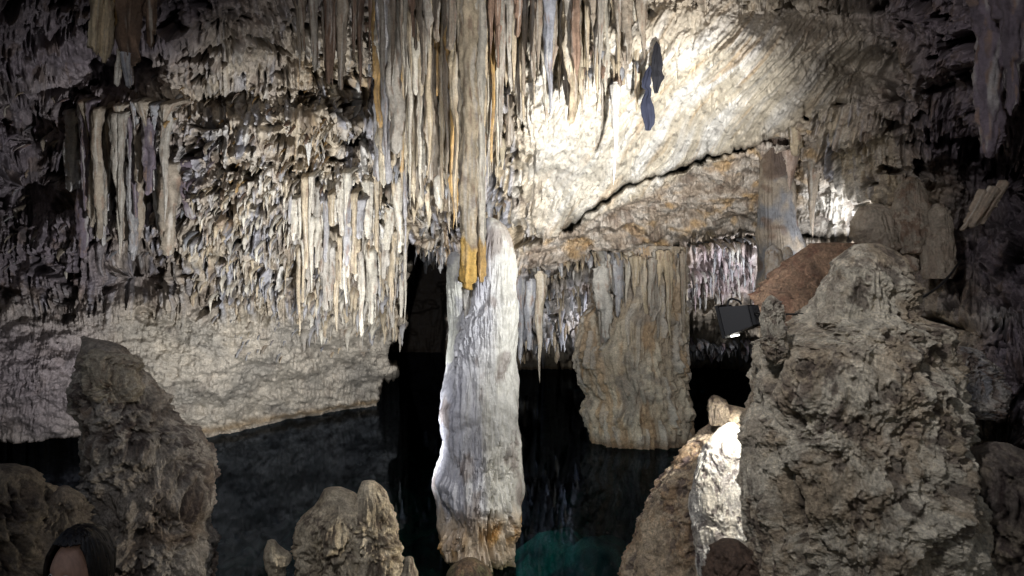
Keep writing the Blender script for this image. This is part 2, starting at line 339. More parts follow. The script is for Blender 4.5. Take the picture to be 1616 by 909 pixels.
# ------------------------------------------------------------------ lake bed, floor by the visitors, water
n = 420
gx, gy = np.meshgrid(np.linspace(-26, 26, n), np.linspace(.2, 34, n))
bz = -1.5-.5*sst(5, 12, gy)+.35*fbm(gx*.5, gy*.5, 1, 4)+.12*fbm(gx*2.2, gy*2.2, 3, 4)+.5*np.exp(-((gx+.5)**2+(gy-6.2)**2)/.7)
bz = bz+.22*fbm(gx*2.5, gy*2.5, 9, 5, .6)+1.15*np.exp(-(((gx-.9)/1.7)**2+((gy-7.9)/1.6)**2))+1.4*sst(2.6, 1.2, gy)*0+1.9*(1-sst(1.0, 2.6, gy))
bt = mixc(np.array((.06, .10, .08)), np.array((.30, .34, .22)), sst(-.2, .5, fbm(gx*1.2, gy*1.2, 7, 4)))
bt = mixc(bt, np.array((.03, .04, .035)), .9*sst(.05, .4, fbm(gx*3.5, gy*3.5, 17, 5, .65))); bt = mixc(bt, np.array((.42, .45, .30)), .6*sst(.2, .5, fbm(gx*5, gy*5, 27, 4, .65)))
bt = mixc(bt, np.array((.22, .19, .15)), sst(-.1, .1, bz))
tag(new_mesh('lake_bed', np.stack([gx, gy, bz], -1).reshape(-1, 3), grid_quads(n, n), bt.reshape(-1, 3), M_rock), kind='structure')
gx, gy = np.meshgrid(np.linspace(-14, 14, 260), np.linspace(-14, 1.2, 160))
fz = .25+.15*fbm(gx*.6, gy*.6, 5, 4)-.9*sst(.3, 1.2, gy)
tag(new_mesh('ground', np.stack([gx, gy, fz], -1).reshape(-1, 3), grid_quads(160, 260), np.full((260*160, 3), .2), M_rock), kind='structure')
mw = bpy.data.materials.new('lake_water'); mw.use_nodes = True; t = mw.node_tree; t.nodes.remove(t.nodes['Principled BSDF'])
out = t.nodes['Material Output']; tr = t.nodes.new('ShaderNodeBsdfTransparent'); tr.inputs[0].default_value = (.11, .36, .42, 1)
gl = t.nodes.new('ShaderNodeBsdfGlossy'); gl.inputs['Roughness'].default_value = .03; gl.inputs[0].default_value = (.24, .29, .38, 1)
fr = t.nodes.new('ShaderNodeFresnel'); fr.inputs[0].default_value = 1.33
mx = t.nodes.new('ShaderNodeMixShader'); t.links.new(fr.outputs[0], mx.inputs[0]); t.links.new(tr.outputs[0], mx.inputs[1]); t.links.new(gl.outputs[0], mx.inputs[2])
nz = t.nodes.new('ShaderNodeTexNoise'); nz.inputs['Scale'].default_value = 2.2; nz.inputs['Detail'].default_value = 3
bp = t.nodes.new('ShaderNodeBump'); bp.inputs['Strength'].default_value = .12; bp.inputs['Distance'].default_value = .02
t.links.new(nz.outputs[0], bp.inputs['Height']); t.links.new(bp.outputs[0], gl.inputs['Normal']); t.links.new(bp.outputs[0], fr.inputs['Normal'])
t.links.new(mx.outputs[0], out.inputs[0])
w = new_mesh('water', np.array([(-26, .6, 0), (26, .6, 0), (26, 30, 0), (-26, 30, 0)]), np.array([[0, 1, 2, 3]]), None, mw); tag(w, kind='structure')

# ------------------------------------------------------------------ generic standing rock: rows (py, left px, right px) at distance Y
def pillar(name, rows, Y, kd=.8, zbot=-1.7, nu=360, nv=420, style=None, col=None, mat=None, seed=0, amp=1.0, flare=0, label=None, cat=None, group=None, ztop=None, parent=None, closed_top=True, lean=0):
    rows = sorted(rows)
    zs = np.array([H-(r[0]-CY)/F*Y for r in rows]); xl = np.array([(r[1]-CX)/F*Y for r in rows]); xr = np.array([(r[2]-CX)/F*Y for r in rows])
    if zbot is not None and zs[-1] > zbot:
        zs = np.append(zs, zbot); xl = np.append(xl, xl[-1]-flare); xr = np.append(xr, xr[-1]+flare)
    z = np.linspace(zs[0], zs[-1], nv)
    o_ = np.argsort(zs); L = np.interp(z, zs[o_], xl[o_]); R = np.interp(z, zs[o_], xr[o_])
    k = np.ones(5)/5
    if nv > 60:
        Lp = np.pad(L, 2, 'edge'); Rp = np.pad(R, 2, 'edge'); L = np.convolve(Lp, k, 'valid'); R = np.convolve(Rp, k, 'valid')
    th = np.linspace(0, 2*math.pi, nu, endpoint=False)
    cx = ((L+R)/2)[:, None]; hw = ((R-L)/2)[:, None]; Z = np.repeat(z[:, None], nu, 1); TH = np.repeat(th[None], nv, 0)
    ct, st = np.cos(TH), np.sin(TH)
    # noise sampled on the surface in metres
    sx = cx+hw*ct+seed*3.1; sy = hw*kd*st+seed*1.7
    med = np.median(hw)
    d, tn = style(TH, Z, sx, sy, hw, med)
    d = (d-.85*np.mean(d)*(style is not st_column))*amp
    fade = sst(0, .12, (z[0]-z)/(abs(z[0]-z[-1])+1e-6)+.015)[:, None] if closed_top else 1
    edge = 1-.45*np.abs(ct)**8                                        # keep the traced outline
    rr = 1+d*edge*fade/np.maximum(hw, med*.35)
    X = cx+hw*ct*rr; Yy = Y+lean*(Z-z[-1])+hw*kd*st*rr
    if closed_top:
        Z = Z.copy(); Z[:1] += .0
    co_ = np.stack([X, Yy, Z], -1).reshape(-1, 3)
    q = grid_quads(nv, nu, True)
    # cap
    top = np.array([[X[0].mean(), Yy[0].mean(), z[0]+.01]]); bot = np.array([[X[-1].mean(), Yy[-1].mean(), z[-1]]])
    co_ = np.concatenate([co_, top, bot]); it = len(co_)-2; ib = it+1
    a = np.arange(nu); b = (a+1) % nu
    tn = np.broadcast_to(tn, (nv, nu, 3)).reshape(-1, 3); tn = np.concatenate([tn, tn[:1], tn[-1:]])
    a = np.arange(0, nu, 2); base_i = (nv-1)*nu
    q = np.concatenate([q, np.stack([a, np.full(len(a), it), (a+2) % nu, (a+1) % nu], -1), np.stack([base_i+a, base_i+(a+1) % nu, base_i+(a+2) % nu, np.full(len(a), ib)], -1)])
    me_o = new_mesh(name, co_, q, tn, mat, parent)
    if cat: tag(me_o, label, cat, group)
    return me_o

def st_column(TH, Z, sx, sy, hw, med):
    wx = .02*pn(sx*6, sy*6, Z*1.5); ux = sx+wx; uy = sy+wx
    lowz = 1-sst(1.25, 1.75, Z)
    fl = ridge(ux*16, uy*16, Z*.8, 2); fl2 = ridge(ux*42, uy*42, Z*1.6, 2)
    face = np.clip(1.15-np.abs(np.cos(TH))**6, .1, 1)
    uu = np.where(np.abs(np.sin(TH)) > .35, ux, uy)
    tn_, r = teeth(uu/.017, -Z/.01+3*pn(ux*8, uy*8, 1), 1.0, 17, 50, .1); tm, rm = teeth(uu/.038, -Z/.01+5*pn(ux*5, uy*5, 1), 1.0, 42, 60, .15)
    tier = np.clip(sst(-.1, .35, pn(ux*2.2, uy*2.2, Z*1.6+3)), 0, 1)*(.35+.65*(1-sst(2.2, 2.7, Z)))
    # stacked skirts: each swells out downwards and steps back in
    ld = Z*2.1+.35*np.cos(TH+.7)+.5*pn(np.cos(TH)*1.5, np.sin(TH)*1.5, Z*1.2); k = np.floor(ld); ld = 1-(ld-k)
    sk = lowz*.10*(ld**1.3-1.0*sst(.55, 1, ld)**1.5)*(.6+.8*h2(k, 3, 9))
    d = .042*fl+.020*fl2+(.075*tm+.036*tn_)*tier*face+.07*fbm(np.cos(TH)*1.4, np.sin(TH)*1.4, Z*2.0, 3)+.035*face*sst(.1,.5,pn(ux*4, uy*4, Z*4+7))+sk*(.3+.7*face)+.012*fbm(sx*18, sy*18, Z*10, 3)*face
    tg, rg = teeth(uu/.014+.5, -Z/.01+4*pn(ux*6, uy*6, 9), 1.0, 15, 71, .55); d = d-.075*tg*face*np.clip(tier+.25, 0, 1)
    slot = np.exp(-((sx-1.0*3.1+.19+.03*np.sin(Z*5))/.012)**2)*(1-sst(.5, .75, Z))*(np.sin(TH) < 0)
    d = d-.10*slot
    c = mixc(np.array((.58, .58, .60)), np.array((.38, .38, .42)), sst(-.2, .4, fbm(ux*5, uy*5, Z*1.2, 4)))
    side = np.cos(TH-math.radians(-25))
    c = mixc(c, np.array((.66, .64, .56)), sst(.1, 1.1, side+.5*pn(ux*9, uy*9, Z*.6)+.2*fl))  # paler warm tone paints the floodlit right side
    c = mixc(c, np.array((.60, .46, .29)), .75*(1-sst(.38, .62, Z+.15*pn(TH*5, 0, 3))))
    c = mixc(c, np.array((.60, .34, .10)), .9*np.exp(-((Z-.25-.12*np.cos(TH))/.12)**2)*sst(-.2, .3, pn(TH*4, Z*3, 8)+.1))
    c = mixc(c, np.array((.22, .19, .09)), 1-sst(-.02, .12, Z))
    c = mixc(c, np.array((.26, .21, .18)), .7*sst(.15, .5, fbm(ux*6, uy*6, Z*2.5+8, 4)))
    return d, c
def st_bighead(colA, colB, colC, fl=.02, lump=.09, rough=.035, fr=1.0):
    def f(TH, Z, sx, sy, hw, med):
        wx = .12*pn(sx*3*fr, sy*3*fr, Z*3*fr); Zw = Z+wx
        a = lump*(fbm(sx*2.2*fr, sy*2.2*fr, Zw*1.5*fr, 4, .55)+.5*ridge(sx*2.6*fr+3, sy*2.6*fr, Zw*1.9*fr, 2)-.2)
        pf = fbm(sx*9*fr, sy*9*fr, Zw*6*fr, 4, .6)
        pits = -np.clip(pf-.15, 0, .35)*rough*3.2
        n3 = pn(sx*16*fr, sy*16*fr, Zw*11*fr)
        crin = ridge(sx*11*fr+wx*4, sy*11*fr, Zw*8*fr, 4)
        rough_ = rough*1.35; b = rough_*fbm(sx*10*fr, sy*10*fr, Zw*7*fr, 6, .62)+.75*rough*crin+.7*rough*ridge(sx*5*fr, sy*5*fr, Zw*3.2*fr, 4)
        r_ = fl*ridge(np.cos(TH)*7, np.sin(TH)*7, Z*1.0*fr, 3)
        n1 = fbm(sx*3*fr, sy*3*fr, Zw*2.2*fr, 6, .7); n2 = fbm(sx*12*fr+5, sy*12*fr, Zw*8*fr, 5, .7)
        c = mixc(colA, colB, sst(-.35, .35, n1)); c = mixc(c, np.asarray(colB)*1.25, .5*sst(.0, .5, n3))
        c = mixc(c, colC, .85*sst(-.02, .45, n2)*sst(-.5, .2, fbm(sx*1.6*fr+9, sy*1.6*fr, Z*1.4*fr, 3))); c = mixc(c, np.asarray(colC)*.8, .7*sst(.2, .4, pf))
        m_ = sst(-.15, .35, fbm(sx*1.5*fr+21, sy*1.5*fr, Z*.9*fr, 3)); c = mixc(c, np.asarray(colB)*1.12, .55*m_)
        return a+(b+pits)*(1-.4*m_)+.35*rough*fbm(sx*34*fr, sy*34*fr, Zw*26*fr, 3)+r_+.8*lump*ridge(sx*3.4*fr, sy*3.4*fr, Z*.7*fr, 3)*.7, c
    return f
def st_mid(TH, Z, sx, sy, hw, med):
    ang = TH+.12*pn(TH*3, Z*2, 1)
    tm, r = teeth(ang*med/.085, -Z/.01+5*pn(TH*4, Z*2, 3), 1.0, 60, 90, .25); tn2, r2_ = teeth(ang*med/.035, -Z/.01, 1.0, 24, 95, .3)
    n1 = fbm(np.cos(TH)*3, np.sin(TH)*3, Z*1.4, 4); n2 = fbm(np.cos(TH)*4, np.sin(TH)*4, Z*1.1+9, 3)
    d = .05*ridge(np.cos(TH)*9, np.sin(TH)*9, Z*.7, 3)+.15*tm+.07*tn2+.09*n1+.05*fbm(sx*5, sy*5, Z*5, 4)
    c = mixc(mixc(np.array((.40, .33, .24)), np.array((.54, .47, .36)), sst(-.3, .3, n1)), np.array((.38, .24, .12)), .6*sst(.1, .4, n2))
    c = mixc(c, np.array((.20, .18, .16)), .6*sst(.0, .4, fbm(sx*2.2, sy*2.2, Z*1.6+5, 5, .6)))
    c = mixc(c, np.array((.50, .46, .40)), .7*sst(.6, .9, r)*sst(.1, .3, tm))
    c = mixc(c, np.array((.16, .10, .05)), .8*(1-sst(.0, .22, Z)))
    return d, c
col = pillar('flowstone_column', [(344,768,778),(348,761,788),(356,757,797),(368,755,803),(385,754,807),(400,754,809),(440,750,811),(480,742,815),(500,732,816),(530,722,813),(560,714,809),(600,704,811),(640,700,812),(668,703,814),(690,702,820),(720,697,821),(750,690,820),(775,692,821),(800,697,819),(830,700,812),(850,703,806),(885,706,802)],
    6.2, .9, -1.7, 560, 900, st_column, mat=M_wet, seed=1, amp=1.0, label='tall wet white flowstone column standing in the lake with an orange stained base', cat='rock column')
pillar('slim_pillar', [(398,712,722),(406,706,731),(450,704,733),(470,706,737),(520,708,739),(550,707,732),(600,700,728),(640,695,716)], 6.2, .9, 1.25, 120, 300,
    lambda TH, Z, sx, sy, hw, med: (.015*ridge(np.cos(TH)*4, np.sin(TH)*4, Z*2, 3)+.03*fbm(sx*8, sy*8, Z*4, 4), mixc(np.array((.68, .68, .60)), np.array((.42, .42, .42)), sst(-.1, .3, fbm(sx*6, sy*6, Z*3, 4)))), mat=M_wet, seed=2,
    label='narrow pale greenish white pillar clinging to the left side of the tall white column', cat='rock column')
pillar('rock_column', [(392,930,1084),(420,936,1080),(480,936,1080),(500,918,1082),(560,910,1080),(600,917,1082),(625,928,1084),(650,922,1086),(690,932,1086),(705,934,1088)], 11.0, .8, -1.7, 420, 480, st_mid, mat=M_wall, seed=3,
    label='wide brown and grey fluted rock column rising from the water under the ledge', cat='rock column')
pillar('rock_column', [(200,1206,1240),(216,1204,1240),(232,1202,1242),(290,1200,1254),(350,1198,1256),(372,1198,1262),(400,1198,1266),(440,1196,1262)], 8.4, .8, 2.0, 260, 300,
    lambda TH, Z, sx, sy, hw, med: (.035*ridge(np.cos(TH)*6, np.sin(TH)*6, Z*.8, 3)+.05*fbm(sx*3, sy*3, Z*2.5, 4), mixc(mixc(GREY*.42, DUN*.75, sst(-.2, .3, fbm(sx*3, sy*3, Z*2, 4))), BROWN*.6, .8*sst(.1, .3, fbm(sx*2, sy*2, Z*3+4, 3)))), mat=M_bar, seed=4,
    label='dark grey and brown column between the crack in the ceiling and the rock shelf', cat='rock column')
A_ = np.array((.40, .32, .22)); B_ = np.array((.60, .54, .42)); Cc = np.array((.14, .105, .08))
pillar('stalagmite', [(386,1348,1392),(396,1335,1408),(412,1320,1424),(440,1310,1420),(480,1291,1432),(500,1276,1440),(515,1262,1472),(530,1236,1478),(545,1190,1479),(570,1183,1480),(590,1180,1505),(610,1179,1515),(640,1188,1515),(662,1182,1502),(690,1176,1492),(715,1176,1506),(750,1180,1520),(800,1186,1532),(850,1192,1540),(909,1200,1545)],
    3.7, .75, .0, 900, 1000, st_bighead(A_, B_, Cc, .05, .13, .034, 1.2), mat=M_rock, seed=5, flare=.2, label='huge pitted grey green stalagmite filling the right foreground', cat='stalagmite')
pillar('small_rock', [(468,1212,1222),(476,1206,1230),(500,1204,1234),(530,1206,1238),(550,1204,1242),(566,1210,1240),(576,1222,1230)], 3.42, .8, None, 180, 220, st_bighead(A_*.8, B_*.7, Cc, .01, .03, .016, 2.5), mat=M_rock, seed=6, flare=.02,
    label='small dark rock knob beside the black floodlight', cat='rock')
LA = np.array((.20, .155, .115)); LB = np.array((.34, .305, .26)); LC = np.array((.06, .04, .035))
pillar('stalagmite', [(532,127,132),(540,132,178),(550,131,196),(570,128,212),(600,134,236),(640,128,258),(665,140,276),(682,140,306),(720,146,326),(760,150,334),(790,152,330),(820,146,322),(850,142,320),(909,132,322)], 4.1, .8, -1.5, 560, 640,
    st_bighead(LA, LB, LC, .03, .10, .036, 1.3), mat=M_rock, seed=7, flare=.2, label='dark brown and grey knobbly stalagmite in the left foreground', cat='stalagmite')
pillar('rock_dome', [(552,140,160),(560,135,195),(575,133,212),(600,134,222),(618,138,222),(634,145,210)], 3.92, .40, None, 220, 160, st_bighead(np.array((.36, .31, .23)), np.array((.42, .37, .29)), BROWN, .01, .07, .04, 2), mat=M_rock, seed=8,
    label='smooth tan rounded dome on the upper part of the left foreground stalagmite', cat='rock')
RA = np.array((.40, .33, .22)); RB = np.array((.52, .45, .33)); RC = np.array((.13, .095, .07))
pillar('rock', [(772,512,540),(778,508,558),(795,502,575),(806,486,590),(820,474,596),(850,472,600),(885,476,604),(909,478,608)], 4.3, .9, -1.6, 360, 360, st_bighead(RA, RB, RC, .02, .06, .028, 2.0), mat=M_rock, seed=9, flare=.1,
    label='broad left half of the split tan rock standing in the water at the bottom', cat='rock')
pillar('rock', [(760,572,590),(766,568,600),(780,566,610),(800,566,617),(825,564,624),(850,560,626),(880,560,630),(909,556,634)], 4.22, .9, -1.6, 300, 360, st_bighead(RA*1.1, RB*1.1, RC, .025, .05, .024, 2.2), mat=M_rock, seed=10, flare=.1,
    label='taller right half of the split tan rock at the bottom, with a deep vertical groove', cat='rock')
pillar('rock', [(853,423,432),(862,419,441),(874,416,454),(879,416,464),(886,420,458),(898,424,448),(909,427,446)], 4.1, .8, -1.2, 160, 160, st_bighead(RA*1.05, RB, RC, .01, .03, .018, 3), mat=M_rock, seed=11,
    label='small jagged tan rock left of the split rock at the bottom edge', cat='rock')
pillar('rock', [(880,640,650),(888,637,655),(900,636,656),(909,630,660)], 4.0, .9, -1.0, 120, 120, st_bighead(RA*.8, RB*.8, RC, .01, .02, .014, 3), mat=M_rock, seed=12,
    label='tiny brown rock tip just right of the split rock at the bottom edge', cat='rock')
pillar('rock', [(884,730,752),(890,716,764),(900,708,770),(909,704,776)], 5.35, .9, -1.6, 200, 200, st_bighead(np.array((.30, .19, .11)), np.array((.22, .19, .10)), RC, .0, .03, .02, 2), mat=M_rock, seed=13, flare=.1,
    label='rounded brown rock barely above water in front of the white column', cat='rock')
GA = np.array((.44, .30, .175)); GB = np.array((.56, .45, .31)); GC = np.array((.12, .085, .085))
pillar('boulder', [(636,1124,1136),(644,1150,1178),(652,1142,1192),(672,1120,1198),(700,1094,1200),(740,1062,1202),(775,1040,1204),(800,1020,1205),(850,1003,1208),(909,984,1210)], 5.1, .7, -1.5, 460, 460, st_bighead(GA, GB, GC, .03, .08, .03, 1.6), mat=M_rock, seed=14, flare=.1,
    label='large sloping orange brown boulder between the lake and the big stalagmite', cat='rock')
pillar('small_rock', [(625,1122,1134),(634,1118,1144),(650,1118,1150),(670,1118,1152)], 4.95, .8, None, 140, 120, st_bighead(GA*.4, GB*.4, GC, .0, .03, .016, 3), mat=M_rock, seed=15, label='brown knob on the top left end of the sloping boulder', cat='rock')
pillar('boulder', [(668,1148,1160),(676,1134,1170),(690,1122,1176),(720,1106,1182),(760,1092,1188),(800,1088,1194),(860,1098,1198),(909,1104,1202)], 4.6, .5, -.5, 360, 380, st_bighead(np.array((.58, .52, .42)), np.array((.68, .64, .56)), GC, .02, .05, .009, 2), mat=M_rock, seed=16, flare=.1,
    label='brightly lit pale rock slab wedged between the sloping boulder and the big stalagmite', cat='rock')
pillar('rock', [(853,1138,1164),(860,1126,1176),(875,1117,1184),(909,1112,1192)], 3.55, .8, .0, 180, 160, st_bighead(BROWN*.5, BROWN*.8, BROWN*.4, .0, .05, .03, 2.6), mat=M_rock, seed=17, flare=.1,  # dark lump modelled in place of a shadow
    label='dark rounded shape added for the shadow at the bottom edge in front of the brightly lit slab', cat='rock')
NA = np.array((.14, .115, .095)); NB = np.array((.22, .18, .13))
pillar('rock', [(736,-20,20),(742,-40,42),(760,-60,50),(800,-90,62),(850,-120,70),(909,-160,80)], 3.4, .8, -.5, 320, 300, st_bighead(NA, NB, LC, .0, .07, .05, 2.0), mat=M_rock, seed=18, flare=.2,
    label='brown rough rock at the left edge in the bottom corner', cat='rock')
pillar('rock', [(768,94,106),(776,88,118),(800,66,130),(830,60,136),(860,50,136),(909,40,138)], 3.5, .8, -.5, 260, 260, st_bighead(NA*1.1, NB, LC, .0, .06, .045, 2.4), mat=M_rock, seed=19, flare=.1,
    label='grey brown rock behind the head of the person', cat='rock')
sl = np.array((.17, .085, .055)); sm = np.array((.30, .19, .12))
pillar('rock_slab', [(384,1280,1350),(396,1262,1368),(415,1236,1385),(440,1214,1400),(465,1196,1410),(500,1200,1420),(540,1230,1420),(580,1240,1420)], 6.0, .3, -1, 300, 300, st_bighead(sl, sm, BROWN, .0, .10, .06, 2.4), mat=M_rock, seed=20,
    label='reddish brown rock slab behind the top of the big stalagmite', cat='rock')
for i, (rw, Yv, lb) in enumerate([([(322,1372,1390),(332,1356,1404),(350,1348,1412),(372,1350,1416),(392,1362,1420),(402,1372,1412)], 6.6, 'brown rounded flowstone lump right of the brightly lit wall patch'),
    ([(280,1432,1446),(290,1420,1456),(310,1412,1462),(345,1410,1466),(375,1416,1466),(400,1424,1460)], 6.5, 'tall brown flowstone bulge, tallest of the lumps above the big stalagmite'),
    ([(322,1474,1488),(332,1466,1496),(360,1460,1504),(400,1456,1506),(440,1460,1500)], 6.4, 'mauve brown flowstone bulge furthest right of the lumps above the big stalagmite'),
    ([(404,1424,1436),(410,1418,1448),(424,1416,1450),(432,1424,1446)], 5.2, 'small yellowish round stone knob just right of the big stalagmite top')]):
    pillar('flowstone_lump', rw, Yv, .8, None, 200, 180, st_bighead(DUN*.8, DUN*1.1+.02, BROWN*1.2, .015, .05, .015, 1.2), mat=M_bar, seed=21+i, label=lb, cat='flowstone')
for rw, lb in [([(388,1216,1224),(394,1210,1232),(410,1208,1236),(440,1206,1240)], 'small grey stalagmite at the foot of the dark column, left of two'), ([(390,1238,1246),(396,1233,1250),(410,1232,1252),(440,1230,1254)], 'small shiny stalagmite at the foot of the dark column, right of two')]:
    pillar('stalagmite', rw, 7.7, .9, 2.2, 120, 120, st_bighead(GREY*.9, DUN, BROWN, .01, .02, .01, 2), mat=M_wet, seed=31, label=lb, cat='stalagmite', group='small stalagmites on the shelf')

pillar('rock', [(700,1560,1590),(712,1530,1620),(740,1515,1660),(800,1505,1700),(909,1500,1720)], 3.6, .7, -.5, 300, 260, st_bighead(NA*1.1, NB, LC, .02, .09, .045, 1.6), mat=M_rock, seed=41, flare=.2,
    label='dark layered rock in the bottom right corner beside the big stalagmite', cat='rock')
pillar('rock', [(548,1500,1530),(556,1490,1550),(580,1488,1570),(610,1496,1580),(640,1510,1580),(660,1530,1560)], 5.0, .6, None, 220, 200, st_bighead(GREY*.8, np.array((.5, .46, .40)), BROWN, .02, .09, .05, 1.6), mat=M_rock, seed=42,
    label='rough grey rock with pale patches right of the big stalagmite', cat='rock')
# ------------------------------------------------------------------ stalactites
def bar_mesh(px, top, tip, wpx, Y, style, tcol, seed, nu=22, nv=60, back=0., rootk=0., tipcol=None, solid=False):
    rs = random.Random(seed)
    zt = H-(top-CY)/F*Y; zb = H-(tip-CY)/F*Y; w_ = wpx/F*Y/2; L_ = zt-zb
    t = np.linspace(0, 1, nv)[:, None]; th = np.linspace(0, 2*math.pi, nu, endpoint=False)[None]
    sd = seed*1.37
    if style == 'taper': r = (1-t)**.6*(.85+.35*(1-t))
    elif style == 'blunt': r = (1.15-.45*t)
    elif style == 'spear': r = np.where(t < .8, .7+.3*np.sin(t*7+seed), (1-t)/.2)
    else: r = 1.1-.1*t
    # several fused lobes of unequal length
    nl = rs.choice([2, 3, 4, 5]); lob = np.floor((th/(2*math.pi)+rs.random())*nl+.35*np.sin(th*2+sd)) % nl
    lf = ((th/(2*math.pi)+rs.random())*nl) % 1
    end = .45+.6*h2(lob, 3, seed); end = end+.05*pn(th*3, sd, 1)+(2 if solid else 0)
    tt = np.minimum(t, 1)
    cutk = np.where(style == 'taper', .8, .55)
    lobe = np.where(tt > end, cutk, 1.0)
    knee = 1+.22*(h2(np.floor(tt*L_*3.1+h2(lob, 1, seed)*3), lob, seed)-.5)
    dd = .16*np.abs(np.cos(nl*th*.5+sd+1.2*t))-.1+.42*fbm(np.cos(th)*1.4+sd, np.sin(th)*1.4, t*L_*2.4+sd, 3)+.34*fbm(np.cos(th)*3+sd, np.sin(th)*3, t*L_*9, 3)+.16*ridge(np.cos(th)*4+sd, np.sin(th)*4, t*L_*1.0, 2)
    root = np.exp(-t*L_/(.10+w_)); R_ = np.maximum(w_*r*lobe*knee*(1+dd)*(1+rootk*root)*np.where(t < .02, .5, 1), .0012)
    if style in ('blunt', 'sheet'): R_ = R_*np.where(t > .985, .55, 1)
    ell = .6+.5*rs.random()
    jag = (.8*w_*(h2(lob, 7, seed)-.3))*(t**10)
    bx = rs.uniform(-.3, .3)*w_*np.sin(t*3+sd)+.8*w_*pn(t*L_*1.6+sd, 1., 2.)+rs.uniform(-.5, .5)*w_*t
    X = (px-CX)/F*Y+bx+R_*np.cos(th); Yy = Y+R_*ell*np.sin(th)+.6*w_*pn(t*L_*1.6, sd, 4.)+back*np.clip(1-t*L_/.16, 0, 1)**1.5; Z = zt-t*L_+jag*(1 if style in ('blunt', 'sheet') else 0)
    Z = np.broadcast_to(Z, X.shape)
    co_ = np.stack([X, Yy, Z], -1).reshape(-1, 3)
    n1 = fbm(np.cos(th)*1.3+sd, np.sin(th)*1.3, t*L_*1.5+sd, 3)
    c = mixc(tcol, np.asarray(tcol)*.62, sst(-.05, .4, n1)); c = mixc(c, BROWN*1.3, .7*sst(.2, .5, fbm(np.cos(th)*2+sd, np.sin(th)*2, t*L_*5, 3)))
    c = mixc(c, WHITE*.8, .45*sst(.15, .45, fbm(np.cos(th)*2+sd, np.sin(th)*2, t*L_*1.8+30, 3)))
    if tipcol is not None: c = mixc(c, np.array(tipcol[0])*(1+.5*n1[..., None]), sst(-6, 4, (H-zt+t*L_)*F/Y+CY-tipcol[1]+10*np.sin(th*2)+0*n1)*(1-.5*sst(.2, .5, n1)))
    q = grid_quads(nv, nu, True)
    co_ = np.concatenate([co_, [[X[-1].mean(), Yy[-1].mean(), Z[-1].mean()-.2*w_]]]); c = np.concatenate([c.reshape(-1, 3), np.asarray(tcol)[None]*.8])
    b0 = (nv-1)*nu; j = np.arange(0, nu, 2); k = len(co_)-1
    capq = np.stack([b0+j, b0+(j+1) % nu, b0+(j+2) % nu, np.full(len(j), k)], -1)
    return co_, np.concatenate([q, capq]), c
nseed = [100]
def bar(px, top, tip, wpx, Y, style='blunt', tcol=TAN, label=None, group=None, name='stalactite', mat=None, cat='stalactite', parent=None, fit=False, **k):
    nseed[0] += 1
    if top <= 20:
        while top > -560 and depth_at(px, top) > Y: top -= 4
        k['rootk'] = .9
    elif fit: Y = min(float(depth_at(px, top))-.02, float(depth_at(px, .5*(top+tip))))-.10*(nseed[0] % 3); k['back'] = .35; k['rootk'] = .35; top -= 8
    co_, q, c = bar_mesh(px, top, tip, wpx, Y, style, tcol, nseed[0], **k)
    ctr = co_[0].copy(); ctr = np.array([(px-CX)/F*Y, Y, H-(top-CY)/F*Y])
    o = new_mesh(name, co_-ctr, q, c, mat or M_bar, parent); o.location = ctr
    if label: tag(o, label, cat, group)
    return o
def cname(c):
    for v, nme in ((TAN, 'tan'), (OCHRE, 'ochre'), (GREY, 'grey'), (BLUE, 'blue grey'), (WHITE, 'whitish'), (CREAM, 'cream'), (DUN, 'dun brown'), (PALE, 'pale'), (STONE, 'stone coloured'), (ASH, 'ashen'), (VIOLET, 'dark violet'), (BROWN, 'dark brown')):
        if v is c: return nme
    return 'stained'
ORD = ['first','second','third','fourth','fifth','sixth','seventh','eighth','ninth','tenth','eleventh','twelfth','thirteenth','fourteenth','fifteenth','sixteenth','seventeenth','eighteenth','nineteenth','twentieth','twenty-first','twenty-second','twenty-third','twenty-fourth','twenty-fifth','twenty-sixth','twenty-seventh','twenty-eighth','twenty-ninth','thirtieth','thirty-first','thirty-second','thirty-third','thirty-fourth']
def row(x0, x1, n_, topf, tipf, w_, Yf, cols, where, group, jit=.45, styles=('blunt', 'taper', 'blunt', 'sheet'), seed=1, nofit=False):
    rs = random.Random(seed); k = 0
    xs = sorted(x0+(x1-x0)*(i+.5+rs.uniform(-jit, jit))/n_ for i in range(n_))
    for i, x in enumerate(xs):
        c = rs.choice(cols); tp = topf(x)+rs.uniform(-8, 8); ti = tipf(x, rs); wd = rs.uniform(*w_); st = rs.choice(styles)
        bar(x, tp, ti, wd, Yf(x)+rs.uniform(-.25, .25), st, c, '%s %s stalactite, %s from left in %s' % (cname(c), {'blunt': 'blunt', 'taper': 'pointed', 'sheet': 'stubby', 'spear': 'spear shaped'}[st], ORD[i], where), group, fit=(tp > 20 and not nofit))
lin = lambda pts: (lambda x: float(np.interp(x, [p[0] for p in pts], [p[1] for p in pts])))
tipl = lin([(590,230),(605,290),(640,320),(680,345),(715,365),(740,372),(770,330),(800,235),(830,190),(870,175),(930,190),(990,180)])
CG = 'stalactites of the central curtain'
MC = [TAN, PALE, STONE, CREAM, DUN, PALE, TAN, ASH]; ST = ('taper', 'blunt', 'taper', 'spear', 'blunt')
row(592, 800, 32, lambda x: -40, lambda x, r: tipl(x)*r.choice([r.uniform(.3, .5), r.uniform(.6, .85), r.uniform(.85, 1)]), (7, 24), lambda x: 7.5, MC+[OCHRE], 'front row of central curtain', CG, seed=2, jit=.8, styles=ST)
row(596, 820, 34, lambda x: 0, lambda x, r: tipl(x)*r.choice([r.uniform(.4, .65), r.uniform(.7, 1.03)]), (7, 26), lambda x: 7.8, MC, 'middle row of central curtain', CG, seed=3, jit=.9, styles=ST)
